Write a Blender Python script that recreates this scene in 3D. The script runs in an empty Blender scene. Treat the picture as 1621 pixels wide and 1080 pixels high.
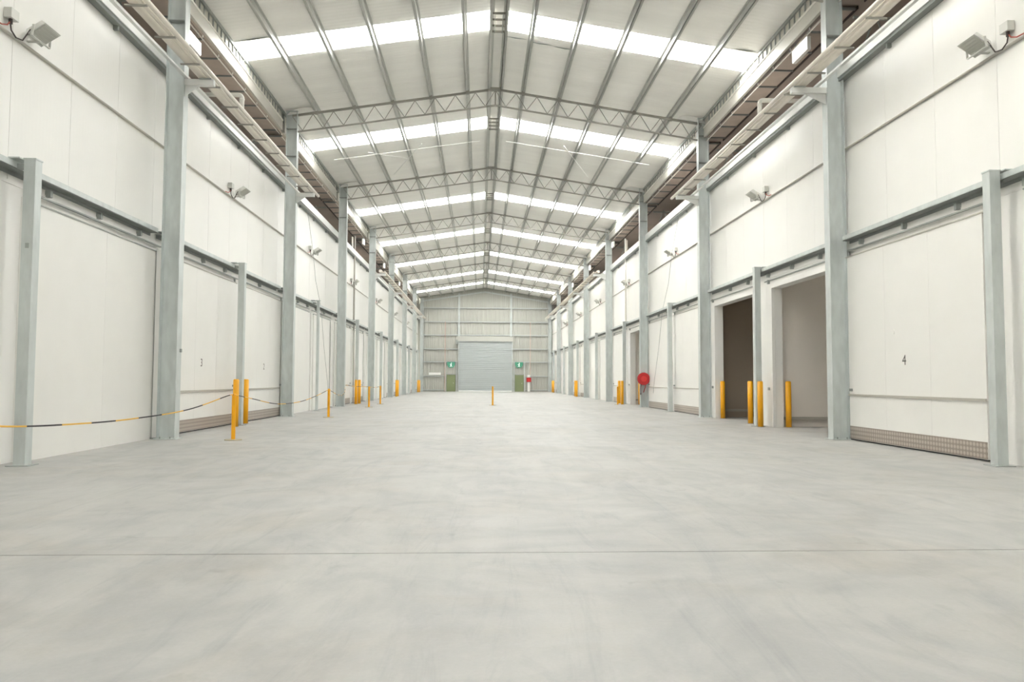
import bpy, bmesh, math, random
from mathutils import Vector, Matrix
random.seed(7)
S = bpy.context.scene
COL = S.collection

# ------------------------------------------------------------------ camera
F_PX, PITCH, YAW, ROLL, CAM_H = 1192.96, 0.0524, 0.0420, 0.0037, 1.36
cam_d = bpy.data.cameras.new('camera')
cam_d.sensor_width = 36.0
cam_d.lens = F_PX / 1621.0 * 36.0
cam_d.clip_end = 400
cam = bpy.data.objects.new('camera', cam_d)
COL.objects.link(cam)
fw = Vector((math.sin(YAW), math.cos(YAW), 0)); rt = Vector((math.cos(YAW), -math.sin(YAW), 0)); upv = Vector((0, 0, 1))
f2 = fw * math.cos(PITCH) + upv * math.sin(PITCH)
u2 = upv * math.cos(PITCH) - fw * math.sin(PITCH)
r3 = rt * math.cos(ROLL) + u2 * math.sin(ROLL)
u3 = u2 * math.cos(ROLL) - rt * math.sin(ROLL)
m = Matrix((r3, u3, -f2)).transposed().to_4x4()
m.translation = Vector((0, 0, CAM_H))
cam.matrix_world = m
S.camera = cam

# ------------------------------------------------------------------ world, exposure
w = bpy.data.worlds.new('world'); S.world = w; w.use_nodes = True
w.node_tree.nodes['Background'].inputs[0].default_value = (0.85, 0.93, 1.0, 1)
w.node_tree.nodes['Background'].inputs[1].default_value = 1.0
S.view_settings.view_transform = 'Standard'
S.view_settings.look = 'None'
S.view_settings.gamma = 1.0
S.view_settings.use_curve_mapping = False
S.view_settings.exposure = 0.27
S.cycles.max_bounces = 10
S.cycles.diffuse_bounces = 8
S.cycles.use_denoising = True
SKY_L, SKY_R = 8.0, 11.5         # daylight glow of the skylights; right slope raised to brighten the right wall
sun_d = bpy.data.lights.new('sun', 'SUN'); sun_d.energy = 50.0; sun_d.angle = math.radians(48); sun_d.color = (1.0, 0.93, 0.80)
sun = bpy.data.objects.new('sun', sun_d); COL.objects.link(sun)      # hazy sun, high on the left
sun.rotation_euler = Vector((0.80, 0.05, -0.60)).to_track_quat('-Z', 'Y').to_euler()

# ------------------------------------------------------------------ materials
def mat(name, col, rough=0.6, metal=0.0, var=0.0, vscale=3.0, bump=0.0, bscale=40.0, emit=0.0, spec=0.5, stretch=(1, 1, 1)):
    M = bpy.data.materials.new(name); M.use_nodes = True
    nt = M.node_tree; b = nt.nodes['Principled BSDF']
    b.inputs['Base Color'].default_value = (*col, 1)
    b.inputs['Roughness'].default_value = rough
    b.inputs['Metallic'].default_value = metal
    b.inputs['Specular IOR Level'].default_value = spec
    if emit:
        b.inputs['Emission Color'].default_value = (*col, 1)
        b.inputs['Emission Strength'].default_value = emit
    if var or bump:
        tc = nt.nodes.new('ShaderNodeTexCoord'); mp = nt.nodes.new('ShaderNodeMapping')
        mp.inputs['Scale'].default_value = stretch
        nt.links.new(tc.outputs['Object'], mp.inputs[0])
    if var:
        n = nt.nodes.new('ShaderNodeTexNoise'); n.inputs['Scale'].default_value = vscale; n.inputs['Detail'].default_value = 5
        nt.links.new(mp.outputs[0], n.inputs['Vector'])
        r = nt.nodes.new('ShaderNodeValToRGB')
        r.color_ramp.elements[0].position = 0.3; r.color_ramp.elements[1].position = 0.7
        r.color_ramp.elements[0].color = (*[max(0, c * (1 - var)) for c in col], 1)
        r.color_ramp.elements[1].color = (*[min(1, c * (1 + var)) for c in col], 1)
        nt.links.new(n.outputs['Fac'], r.inputs[0]); nt.links.new(r.outputs[0], b.inputs['Base Color'])
    if bump:
        n2 = nt.nodes.new('ShaderNodeTexNoise'); n2.inputs['Scale'].default_value = bscale; n2.inputs['Detail'].default_value = 3
        nt.links.new(mp.outputs[0], n2.inputs['Vector'])
        bp = nt.nodes.new('ShaderNodeBump'); bp.inputs['Strength'].default_value = bump; bp.inputs['Distance'].default_value = 0.01
        nt.links.new(n2.outputs['Fac'], bp.inputs['Height']); nt.links.new(bp.outputs[0], b.inputs['Normal'])
    return M

def add_ribs(M, axis, pitch, strength, dist=0.01, power=None):
    """fine parallel profile lines (relief only) across the object axis"""
    nt = M.node_tree; b = nt.nodes['Principled BSDF']
    tc = nt.nodes.new('ShaderNodeTexCoord')
    wv = nt.nodes.new('ShaderNodeTexWave'); wv.wave_type = 'BANDS'; wv.bands_direction = axis
    wv.inputs['Scale'].default_value = 1.0 / pitch * 0.3142
    wv.inputs['Distortion'].default_value = 0
    nt.links.new(tc.outputs['Object'], wv.inputs['Vector'])
    src = wv.outputs['Fac']
    if power:
        mt = nt.nodes.new('ShaderNodeMath'); mt.operation = 'POWER'; mt.inputs[1].default_value = power
        nt.links.new(src, mt.inputs[0]); src = mt.outputs[0]
    bp = nt.nodes.new('ShaderNodeBump'); bp.inputs['Strength'].default_value = strength; bp.inputs['Distance'].default_value = dist
    nt.links.new(src, bp.inputs['Height'])
    if b.inputs['Normal'].is_linked:
        nt.links.new(b.inputs['Normal'].links[0].from_socket, bp.inputs['Normal'])
    nt.links.new(bp.outputs[0], b.inputs['Normal'])
    return M

m_panel = add_ribs(mat('insulated_panel_white', (0.80, 0.79, 0.755), 0.38, var=0.012, vscale=1.2), 'Y', 0.10, 0.10, 0.004)
m_door = mat('door_panel_white', (0.81, 0.80, 0.765), 0.4, var=0.012, vscale=1.5)
m_jamb = mat('jamb_white', (0.82, 0.81, 0.78), 0.4)
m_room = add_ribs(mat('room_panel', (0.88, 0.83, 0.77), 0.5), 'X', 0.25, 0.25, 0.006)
m_joint = mat('dark_joint', (0.30, 0.28, 0.25), 0.8)
m_galv = mat('galvanised_steel', (0.57, 0.605, 0.59), 0.42, 0.2, var=0.09, vscale=6, stretch=(1, 1, 0.35))
m_galv_d = mat('galvanised_steel_dull', (0.36, 0.38, 0.36), 0.5, 0.35, var=0.08, vscale=5)
m_steel_d = mat('dull_truss_steel', (0.34, 0.33, 0.29), 0.55, 0.1)
m_under = mat('dark_steel_and_shade', (0.24, 0.255, 0.24), 0.6, 0.1)  # real dark steel, also painted shade under the capping and girts
m_seal = mat('joint_sealant', (0.15, 0.147, 0.14), 0.8)
m_room_dim = mat('room_panel_dimmed', (0.40, 0.335, 0.265), 0.55)  # low light of the second room put into a browner panel colour
m_purlin = mat('purlin_galvanised', (0.56, 0.565, 0.535), 0.5, 0.3, var=0.05, vscale=3)
m_white = mat('white_paint', (0.90, 0.90, 0.87), 0.4)
m_pipe = mat('insulated_pipe_cladding', (0.74, 0.69, 0.61), 0.42, var=0.03, vscale=3)
m_pvc = mat('pale_pipe', (0.80, 0.78, 0.72), 0.35)
m_conduit = mat('grey_conduit', (0.46, 0.44, 0.39), 0.5)
m_tray = mat('cable_tray_galvanised', (0.72, 0.725, 0.70), 0.4, 0.15)
m_roof = add_ribs(mat('roof_blanket_foil', (0.90, 0.89, 0.85), 0.42, 0.0, var=0.035, vscale=1.2, stretch=(0.3, 1.5, 1)), 'Y', 0.19, 0.35, 0.012)
m_fascia = mat('fascia_cladding', (0.64, 0.62, 0.55), 0.35, 0.25)
m_gutter = mat('gutter_beam', (0.60, 0.585, 0.53), 0.45, 0.15)
m_soffit = mat('brown_soffit_board', (0.56, 0.475, 0.41), 0.75, var=0.08, vscale=2)
m_annex = mat('annex_lining_dim_warm', (0.44, 0.38, 0.335), 0.8, var=0.1, vscale=0.6)  # brown stands for the faint warm light in the void
m_black = mat('black_rubber', (0.02, 0.02, 0.02), 0.6)
m_yellow = mat('safety_yellow_paint', (0.90, 0.42, 0.004), 0.4, var=0.03, vscale=8)
m_ropey = mat('rope_yellow', (0.80, 0.46, 0.06), 0.6)
m_red = mat('fire_red', (0.46, 0.018, 0.02), 0.35)
m_red_l = mat('fire_red_hub', (0.62, 0.04, 0.035), 0.4)
m_hose = mat('red_hose', (0.34, 0.03, 0.03), 0.6)
m_roller = mat('roller_curtain_grey', (0.53, 0.565, 0.56), 0.4, 0.15)
m_green = mat('olive_green_door', (0.22, 0.26, 0.13), 0.5)
m_sign_g = mat('exit_sign_green', (0.07, 0.30, 0.19), 0.5, emit=0.06)
m_sign_w = mat('exit_sign_white', (0.85, 0.95, 0.88), 0.5, emit=0.25)
m_endclad = mat('end_wall_cladding', (0.50, 0.50, 0.455), 0.5, 0.05, var=0.02, vscale=1)
m_glow_w = mat('glowing_box_face', (1, 0.99, 0.95), 0.4, emit=2.2)
m_glass = mat('floodlight_lens', (0.50, 0.50, 0.45), 0.3)
m_alu = mat('cast_aluminium', (0.62, 0.62, 0.58), 0.4, 0.2)
m_dark = mat('dark_plastic', (0.05, 0.035, 0.03), 0.5)
m_num = mat('door_number_ink', (0.10, 0.09, 0.08), 0.6)
m_wire = mat('red_flex', (0.45, 0.12, 0.09), 0.6)

def skylight_mat(name, e):
    M = mat(name, (1, 0.99, 0.965), 0.4)
    b = M.node_tree.nodes['Principled BSDF']
    b.inputs['Emission Color'].default_value = (0.97, 0.99, 1.0, 1)
    b.inputs['Emission Strength'].default_value = e
    nt = M.node_tree; tr = nt.nodes.new('ShaderNodeBsdfTransparent'); mx = nt.nodes.new('ShaderNodeMixShader')
    tr.inputs[0].default_value = (1, 1, 1, 1); mx.inputs[0].default_value = 0.35      # thin sheet, part of the light passes straight
    nt.links.new(b.outputs[0], mx.inputs[1]); nt.links.new(tr.outputs[0], mx.inputs[2])
    nt.links.new(mx.outputs[0], nt.nodes['Material Output'].inputs[0])
    return M
m_sky_l = skylight_mat('skylight_fibreglass', SKY_L)
m_sky_r = skylight_mat('skylight_fibreglass_raised', SKY_R)  # same sheet as the left slope, glow raised for the right wall

# checker plate for the door kick plates
def checker_plate():
    M = mat('checker_plate', (0.47, 0.405, 0.355), 0.36, 0.45)
    nt = M.node_tree; b = nt.nodes['Principled BSDF']
    tc = nt.nodes.new('ShaderNodeTexCoord'); mp = nt.nodes.new('ShaderNodeMapping')
    mp.inputs['Scale'].default_value = (1, 11, 11)
    nt.links.new(tc.outputs['Object'], mp.inputs[0])
    v = nt.nodes.new('ShaderNodeTexVoronoi'); v.inputs['Scale'].default_value = 1.0; v.inputs['Randomness'].default_value = 0.0
    nt.links.new(mp.outputs[0], v.inputs['Vector'])
    r = nt.nodes.new('ShaderNodeValToRGB')
    r.color_ramp.elements[0].position = 0.25; r.color_ramp.elements[1].position = 0.5
    r.color_ramp.elements[0].color = (0.56, 0.50, 0.44, 1); r.color_ramp.elements[1].color = (0.36, 0.31, 0.27, 1)
    nt.links.new(v.outputs['Distance'], r.inputs[0]); nt.links.new(r.outputs[0], b.inputs['Base Color'])
    bp = nt.nodes.new('ShaderNodeBump'); bp.inputs['Strength'].default_value = 0.6; bp.inputs['Distance'].default_value = 0.01; bp.invert = True
    nt.links.new(v.outputs['Distance'], bp.inputs['Height']); nt.links.new(bp.outputs[0], b.inputs['Normal'])
    return M
m_kick = checker_plate()

# polished concrete: cloudy tone, faint swirls and tyre streaks along the hall
def concrete():
    M = bpy.data.materials.new('polished_concrete'); M.use_nodes = True
    nt = M.node_tree; b = nt.nodes['Principled BSDF']; N = nt.nodes.new; L = nt.links.new
    tc = N('ShaderNodeTexCoord')
    def noise(scale, stretch, detail=6, rough=0.6, dist=0.0):
        mp = N('ShaderNodeMapping'); mp.inputs['Scale'].default_value = stretch
        L(tc.outputs['Object'], mp.inputs[0])
        n = N('ShaderNodeTexNoise'); n.inputs['Scale'].default_value = scale; n.inputs['Detail'].default_value = detail
        n.inputs['Roughness'].default_value = rough; n.inputs['Distortion'].default_value = dist
        L(mp.outputs[0], n.inputs['Vector']); return n.outputs['Fac']
    def ramp(src, p0, c0, p1, c1):
        r = N('ShaderNodeValToRGB'); r.color_ramp.elements[0].position = p0; r.color_ramp.elements[1].position = p1
        r.color_ramp.elements[0].color = (*c0, 1); r.color_ramp.elements[1].color = (*c1, 1)
        L(src, r.inputs[0]); return r.outputs[0]
    def mul(a, c, f):
        mx = N('ShaderNodeMix'); mx.data_type = 'RGBA'; mx.blend_type = 'MULTIPLY'; mx.inputs[0].default_value = f
        L(a, mx.inputs[6]); L(c, mx.inputs[7]); return mx.outputs[2]
    base = ramp(noise(0.35, (1, 1, 1), 8, 0.62, 0.6), 0.32, (0.415, 0.408, 0.384), 0.68, (0.485, 0.476, 0.45))
    cloud = ramp(noise(1.3, (1, 1, 1), 8, 0.7, 1.2), 0.25, (0.90, 0.905, 0.91), 0.72, (1, 1, 1))
    streak = ramp(noise(1.1, (1.5, 0.16, 1), 5, 0.6, 0.8), 0.30, (0.89, 0.90, 0.91), 0.66, (1, 1, 1))
    swirl = ramp(noise(0.55, (1, 0.8, 1), 5, 0.55, 4.0), 0.38, (0.90, 0.905, 0.915), 0.56, (1, 1, 1))
    stain = ramp(noise(0.42, (1, 1.3, 1), 7, 0.66, 0.8), 0.50, (1, 1, 1), 0.72, (0.93, 0.885, 0.83))
    scuff = ramp(noise(0.9, (2.4, 0.3, 1), 7, 0.72, 2.2), 0.30, (0.84, 0.85, 0.87), 0.46, (1, 1, 1))
    fine = ramp(noise(38, (1, 1, 1), 3, 0.6), 0.3, (0.955, 0.955, 0.955), 0.7, (1, 1, 1))
    spots = ramp(noise(2.6, (1, 1, 1), 4, 0.55, 0.3), 0.26, (0.78, 0.77, 0.75), 0.34, (1, 1, 1))
    c = mul(mul(mul(mul(mul(mul(mul(base, cloud, 1), streak, 1), swirl, 1), fine, 1), spots, 0.6), stain, 0.8), scuff, 0.8)
    L(c, b.inputs['Base Color'])
    rr = N('ShaderNodeMapRange'); rr.inputs['To Min'].default_value = 0.42; rr.inputs['To Max'].default_value = 0.62
    L(noise(0.8, (1, 1, 1), 5, 0.6, 0.5), rr.inputs['Value']); L(rr.outputs[0], b.inputs['Roughness'])
    b.inputs['Specular IOR Level'].default_value = 0.35
    return M
m_floor = concrete()

# ------------------------------------------------------------------ mesh helpers
class MB:
    def __init__(s): s.v = []; s.f = []
    def add(s, vs, fs):
        o = len(s.v); s.v += [tuple(v) for v in vs]; s.f += [tuple(i + o for i in f) for f in fs]; return s
    def box(s, x0, x1, y0, y1, z0, z1):
        x0, x1 = sorted((x0, x1)); y0, y1 = sorted((y0, y1)); z0, z1 = sorted((z0, z1))
        vs = [(x, y, z) for x in (x0, x1) for y in (y0, y1) for z in (z0, z1)]
        return s.add(vs, [(0, 1, 3, 2), (4, 6, 7, 5), (0, 4, 5, 1), (2, 3, 7, 6), (0, 2, 6, 4), (1, 5, 7, 3)])
    def tube(s, p, q, r, n=10, r2=None, cap=True):
        p = Vector(p); q = Vector(q); r2 = r if r2 is None else r2
        d = (q - p).normalized(); a = d.orthogonal().normalized(); b = d.cross(a)
        vs = []
        for c, R in ((p, r), (q, r2)):
            vs += [c + (a * math.cos(t) + b * math.sin(t)) * R for t in [2 * math.pi * k / n for k in range(n)]]
        fs = [(k, (k + 1) % n, n + (k + 1) % n, n + k) for k in range(n)]
        if cap: fs += [tuple(range(n - 1, -1, -1)), tuple(range(n, 2 * n))]
        return s.add(vs, fs)
    def path(s, pts, r, n=8):
        pts = [Vector(p) for p in pts]; rings = []; a = None
        for i, p in enumerate(pts):
            d = (pts[min(i + 1, len(pts) - 1)] - pts[max(i - 1, 0)]).normalized()
            a = d.orthogonal().normalized() if a is None else (a - d * a.dot(d)).normalized()
            b = d.cross(a)
            rings.append([p + (a * math.cos(t) + b * math.sin(t)) * r for t in [2 * math.pi * k / n for k in range(n)]])
        vs = [v for R in rings for v in R]; fs = []
        for i in range(len(pts) - 1):
            for k in range(n):
                fs.append((i * n + k, i * n + (k + 1) % n, (i + 1) * n + (k + 1) % n, (i + 1) * n + k))
        fs += [tuple(range(n - 1, -1, -1)), tuple(range((len(pts) - 1) * n, len(pts) * n))]
        return s.add(vs, fs)
    def bar(s, p, q, wd, ht, up=(0, 0, 1)):
        """rectangular bar between two points"""
        p = Vector(p); q = Vector(q); d = (q - p).normalized(); u = Vector(up); a = d.cross(u).normalized(); u = a.cross(d)
        vs = [c + a * sx * wd / 2 + u * sz * ht / 2 for c in (p, q) for sx, sz in ((-1, -1), (1, -1), (1, 1), (-1, 1))]
        return s.add(vs, [(0, 1, 5, 4), (1, 2, 6, 5), (2, 3, 7, 6), (3, 0, 4, 7), (3, 2, 1, 0), (4, 5, 6, 7)])
    def prism(s, poly, y0, y1, plane='xz'):
        n = len(poly)
        mk = {'xz': lambda a, b, t: (a, t, b), 'yz': lambda a, b, t: (t, a, b), 'xy': lambda a, b, t: (a, b, t)}[plane]
        vs = [mk(a, b, t) for t in (y0, y1) for a, b in poly]
        return s.add(vs, [tuple(range(n)), tuple(range(2 * n - 1, n - 1, -1))] + [(k, n + k, n + (k + 1) % n, (k + 1) % n) for k in range(n)])
    def mesh(s, name, material):
        me = bpy.data.meshes.new(name); me.from_pydata([tuple(v) for v in s.v], [], s.f)
        bm = bmesh.new(); bm.from_mesh(me); bmesh.ops.recalc_face_normals(bm, faces=bm.faces); bm.to_mesh(me); bm.free()
        me.materials.append(material); return me
    def build(s, name, material, parent=None, loc=(0, 0, 0), smooth=False, bevel=0.0):
        me = s.mesh(name, material)
        if smooth:
            for p in me.polygons: p.use_smooth = len(p.vertices) == 4
        return link(name, me, parent, loc, bevel)

def link(name, me, parent=None, loc=(0, 0, 0), bevel=0.0):
    o = bpy.data.objects.new(name, me); COL.objects.link(o); o.location = loc
    if parent is not None: o.parent = parent
    if bevel:
        b = o.modifiers.new('bevel', 'BEVEL'); b.width = bevel; b.segments = 2; b.limit_method = 'ANGLE'
    return o

def tag(o, label, cat, group=None, kind=None):
    o['label'] = label; o['category'] = cat
    if group: o['group'] = group
    if kind: o['kind'] = kind
    return o

def root(name, loc, label, cat, group=None, kind=None, rz=0):
    o = bpy.data.objects.new(name, None); COL.objects.link(o); o.location = loc; o.rotation_euler = (0, 0, rz)
    o.empty_display_size = 0.2
    return tag(o, label, cat, group, kind)

ORD = ['first', 'second', 'third', 'fourth', 'fifth', 'sixth', 'seventh', 'eighth', 'ninth', 'tenth', 'eleventh', 'twelfth']

# ------------------------------------------------------------------ main dimensions
BAY = 10.648
COLS = [17.46 + BAY * i for i in range(7)] + [91.78]         # column lines seen in the picture
Y_END, Y_REAR = 92.15, -14.6
WALL = {'left': -7.60, 'right': 8.80}
FLANGE = {'left': -6.91, 'right': 8.30}
SGN = {'left': 1, 'right': -1}                                # direction into the hall
XC = 0.52
RIDGE_Z, SLOPE = 12.50, 0.155                                 # top chord line
def chord(x): return RIDGE_Z - abs(x - XC) * SLOPE
def sheet(x): return chord(x) + 0.235
EAVE = {'left': -7.49, 'right': 8.55}
TOPW = 8.85                                                   # height of the cold store walls

# ------------------------------------------------------------------ floor
fl = MB().box(-9.2, 19.0, Y_REAR, Y_END + .3, -0.3, -0.16).build('floor', m_joint)
tag(fl, 'pale grey polished concrete floor running the length of the hall', 'floor', kind='structure')
for y0, y1 in ((Y_REAR, -4.6), (-4.588, 6.03), (6.046, 27.3), (27.312, 48.6), (48.612, 70.0), (70.012, Y_END + .3)):
    MB().box(-9.2, 19.0, y0, y1, -0.16, 0).build('floor_slab', m_floor, fl)
MB().box(-7.6, 8.8, 6.03, 6.046, -0.16, -0.003).build('joint_sealant', m_seal, fl)

# ------------------------------------------------------------------ roof
PURL = [0.215, 1.06, 2.46, 3.90, 5.34, 6.75]
SKY = [(-9.6, 1.3), (1.4, 1.3), (12.4, 1.3), (23.2, 1.30), (32.62, 1.46), (45.75, 1.62), (56.35, 1.65), (66.8, 1.7), (77.9, 1.8), (87.0, 1.6)]
ceil = MB().box(XC - .24, XC + .24, Y_REAR, Y_END + .3, RIDGE_Z + .245, RIDGE_Z + .29).build('ceiling', m_roof)
tag(ceil, 'lined gable roof of the hall with rows of white skylight strips', 'ceiling', kind='structure')
def slope_piece(name, mt, sd, d0, d1, y0, y1, dz=0.0, th=0.05):
    s = -1 if sd == 'left' else 1
    xa, xb = XC + s * d0, XC + s * d1
    za, zb = sheet(xa) + dz, sheet(xb) + dz
    return MB().add([(xa, y0, za), (xb, y0, zb), (xb, y1, zb), (xa, y1, za), (xa, y0, za + th), (xb, y0, zb + th), (xb, y1, zb + th), (xa, y1, za + th)],
             [(0, 1, 2, 3), (4, 7, 6, 5), (0, 4, 5, 1), (1, 5, 6, 2), (2, 6, 7, 3), (3, 7, 4, 0)]).build(name, mt, ceil)
frames_y = [-14.49, -3.84, 6.81] + COLS
for sd in ('left', 'right'):
    dE = abs(EAVE[sd] - XC) + (.12 if sd == 'left' else .40)
    ys = Y_REAR
    marks = sorted([(c - wd / 2, c + wd / 2) for c, wd in SKY])
    for a, b in marks + [(Y_END + .3, None)]:
        # blanket lined sheeting from the end of the last strip to the start of this one, lapped at each frame
        cuts = [ys] + [f - .9 for f in frames_y if ys + .6 < f - .9 < a - .6] + [a]
        for c0, c1 in zip(cuts, cuts[1:]):
            slope_piece('roof_sheet', m_roof, sd, 0.2, dE, c0, c1 - .004, random.uniform(0, .006))
        if b is None: break
        ds = [0.235] + PURL[1:] + [dE - .15]
        for d0, d1 in zip(ds, ds[1:]):
            slope_piece('skylight_panel', m_sky_l if sd == 'left' else m_sky_r, sd, d0 + .012, d1 - .012, a, b, 0.012, 0.012)
        slope_piece('skylight_edge', m_purlin, sd, dE - .15, dE, a, b)
        ys = b + .004

# loose dark laps of the roof blanket beside the nearest strip
for x, y, ln in ((-6.85, 22.45, .55), (1.1, 24.25, .42), (1.9, 24.35, .42), (2.75, 24.4, .4), (8.1, 22.42, .35)):
    z = sheet(x)
    MB().add([(x - ln, y, sheet(x - ln) - .005), (x + ln, y - .02, sheet(x + ln) - .005), (x, y - .06, z - .06), (x - ln, y + .02, sheet(x - ln) + .005), (x + ln, y, sheet(x + ln) + .005), (x, y - .04, z - .05)],
             [(0, 1, 2), (3, 5, 4), (0, 3, 4, 1), (1, 4, 5, 2), (2, 5, 3, 0)]).build('blanket_lap', m_galv_d, ceil)

# purlins: Z sections running the length of the hall
n_name = ['at the ridge', 'nearest the ridge', 'third out from the ridge', 'fourth out from the ridge', 'fifth out from the ridge', 'nearest the eave']
for sd in ('left', 'right'):
    s = -1 if sd == 'left' else 1
    for k, d in enumerate(PURL):
        x = XC + s * d; z = chord(x) + .03
        mb = MB()
        mb.box(x - .012, x + .012, Y_REAR, Y_END, z, z + .20)
        mb.box(x - .012, x + s * .075, Y_REAR, Y_END, z, z + .012)
        mb.box(x - s * .075, x + .012, Y_REAR, Y_END, z + .188, z + .20)
        mb.box(x + s * .063, x + s * .075, Y_REAR, Y_END, z, z + .03)
        tag(mb.build('roof_purlin', m_purlin), 'long steel purlin under the %s roof slope, %s' % (sd, n_name[k]), 'purlin', 'roof purlins')
    # eave purlin
    x = EAVE[sd] - s * .02; z = sheet(x) - .115
    tag(MB().box(x - .03, x + .03, Y_REAR, Y_END, z, z + .10).build('eave_purlin', m_galv_d), 'dark steel eave purlin along the %s edge of the roof' % sd, 'purlin', 'eave purlins')

# bridging between the two ridge purlins, in line with the skylight strips
for k in range(3, 9):
    c, wd = SKY[k]
    r = root('ridge_bridging', (XC, c, RIDGE_Z + .1), 'short ladder of steel bars bridging the ridge purlins at the %s skylight row' % ORD[k - 3], 'bridging', 'ridge bridging ladders')
    me = MB().box(-.2, .2, -.03, .03, 0, .05).mesh('bridging_bar', m_steel_d)
    for q in range(4):
        link('bridging_bar', me, r, (0, (q - 1.5) * wd / 3.2, 0))
    me = MB().box(-.012, .012, -wd / 2, wd / 2, -.012, .0).mesh('side_strap', m_galv_d)
    for xx in (-.12, .12): link('side_strap', me, r, (xx, 0, 0))

# trusses
TL, TR = -7.12, 8.46
def truss_meshes():
    out = []
    drop = 0.64
    for x0, s in ((TL, -1), (TR, 1)):
        L = abs(x0 - XC)
        out.append(('top_chord', MB().bar((x0, 0, chord(x0) - .03), (XC, 0, RIDGE_Z - .03), .075, .07)))
        out.append(('bottom_chord', MB().bar((x0 - s * .15, 0, chord(x0) - drop), (XC, 0, RIDGE_Z - drop - .02), .055, .05)))
        n = 10
        for k in range(n):
            xa = XC + s * L * k / n; xb = XC + s * L * (k + .5) / n; xc = XC + s * L * (k + 1) / n
            out.append(('web_bar', MB().tube((xa, 0, chord(xa) - .06), (xb, 0, chord(xb) - drop), 0.014, 6)))
            out.append(('web_bar', MB().tube((xb, 0, chord(xb) - drop), (xc, 0, chord(xc) - .06), 0.014, 6)))
        # cleats where purlins sit
        for d in PURL[1:]:
            x = XC + s * d
            out.append(('purlin_cleat', MB().box(x - .05, x + .05, -.05, .05, chord(x) - .09, chord(x) + .06)))
        # pale closing piece over the column head
        xs = [x0 - s * (-.18) - s * 1.12 * t for t in [i / 10 for i in range(11)]]
        poly = [(x, chord(x) + .02) for x in xs] + [(x, chord(x) + .02 + .20 * math.sin(math.pi * (i / 10)) ** .5) for i, x in reversed(list(enumerate(xs)))][1:-1]
        out.append(('eave_closer', MB().prism(poly, -.06, .06)))
    out.append(('ridge_plate', MB().box(XC - .2, XC + .2, -.06, .06, RIDGE_Z - .10, RIDGE_Z + .02)))
    out.append(('king_post', MB().box(XC - .025, XC + .025, -.025, .025, RIDGE_Z - .66, RIDGE_Z - .08)))
    mm = {'eave_closer': m_white}
    return [(n, b.mesh(n, mm.get(n, m_steel_d))) for n, b in out]
tm = truss_meshes()
for i, y in enumerate(COLS[:-1]):
    r = root('roof_truss', (0, y + .13, 0), 'slender steel roof truss spanning the hall at the %s column line from the camera' % ORD[i], 'truss', 'roof trusses')
    for n, me in tm: link(n, me, r)

# roof bracing rods in the second bay
for sd, lab in (('left', 'left'), ('right', 'right')):
    s = -1 if sd == 'left' else 1
    for kind, (d0, y0, d1, y1) in (('cross', (7.2, 34.0, .6, 34.1)), ('diagonal', (4.9, 37.6, 3.2, 33.4)), ('opposite', (5.6, 33.6, 3.9, 35.4))):
        if sd == 'right' and kind == 'opposite': continue
        a, b = XC + s * d0, XC + s * d1
        tag(MB().tube((a, y0, chord(a) - .06), (b, y1, chord(b) - .06), .014, 8).build('bracing_rod', m_white),
            'thin pale %s bracing rod under the %s roof slope by the second skylight row' % (kind, lab), 'rod', 'roof bracing rods')

# ------------------------------------------------------------------ walls
doors = {
 'left': [(6.75, 11.55, 'blank', None), (12.95, 17.72, 'blank', None), (18.55, 23.35, 'kick', '3'), (24.05, 28.75, 'kick', '2'),
          (29.3, 33.2, 'blank', None), (34.2, 38.0, 'blank', None), (39.7, 43.9, 'kick', None), (44.7, 48.7, 'kick', None),
          (50.3, 54.3, 'blank', None), (55.4, 59.2, 'blank', None), (61.0, 65.0, 'kick', None), (66.1, 69.8, 'kick', None),
          (71.6, 75.8, 'blank', None), (76.7, 80.5, 'blank', None), (82.2, 86.2, 'kick', None), (87.3, 91.0, 'kick', None)],
 'right': [(6.75, 11.4, 'blank', None), (12.62, 17.45, 'kick', '4'),
          (18.35, 22.12, 'open', None), (23.7, 27.62, 'open', None),
          (29.2, 33.55, 'kick', None), (34.45, 38.6, 'kick', None), (39.7, 43.45, 'open', None), (44.9, 48.9, 'kick', None),
          (50.3, 54.3, 'blank', None), (55.4, 59.2, 'blank', None), (61.0, 65.0, 'kick', None), (66.1, 69.8, 'kick', None),
          (71.6, 75.8, 'blank', None), (76.7, 80.5, 'blank', None), (82.2, 86.2, 'kick', None), (87.3, 91.0, 'kick', None)]}
DOOR_Z, OPEN_Z = 4.36, 4.15
TH = 0.22
walls = {}
for sd in ('left', 'right'):
    X, s = WALL[sd], SGN[sd]
    opens = [d for d in doors[sd] if d[2] == 'open']
    mb = MB()
    y = Y_REAR
    for (a, b, *_r) in opens:
        mb.box(X, X - s * TH, y, a, 0, 4.55); mb.box(X, X - s * TH, a, b, OPEN_Z, 4.55); y = b
    mb.box(X, X - s * TH, y, Y_END, 0, 4.55)
    mb.box(X - s * .02, X - s * TH, Y_REAR, Y_END, 4.55, TOPW - .02)
    wl = mb.build('wall_' + sd, m_jamb)
    tag(wl, 'white insulated panel wall of the cold stores along the %s side' % sd, 'wall', kind='structure')
    walls[sd] = wl
    # upper insulated panels, one object each, joints left open
    pw = BAY / 6
    me = MB().box(0, -s * .05, .004, pw - .004, 4.56, TOPW).mesh('wall_panel', m_panel)
    y = COLS[0] - 3 * BAY + .13
    while y < Y_END - .3:
        if y + pw > Y_END:
            MB().box(X, X - s * .05, y + .004, Y_END, 4.56, TOPW).build('wall_panel', m_panel, wl)
        else:
            link('wall_panel', me, wl, (X + s * random.uniform(0, .002), y, 0))
        y += pw
    # header strips over the doors: shallow ledge lines
    me = MB().box(X, X + s * .012, Y_REAR, Y_END, 4.50, 4.56).build('header_strip', m_jamb, wl)

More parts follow.
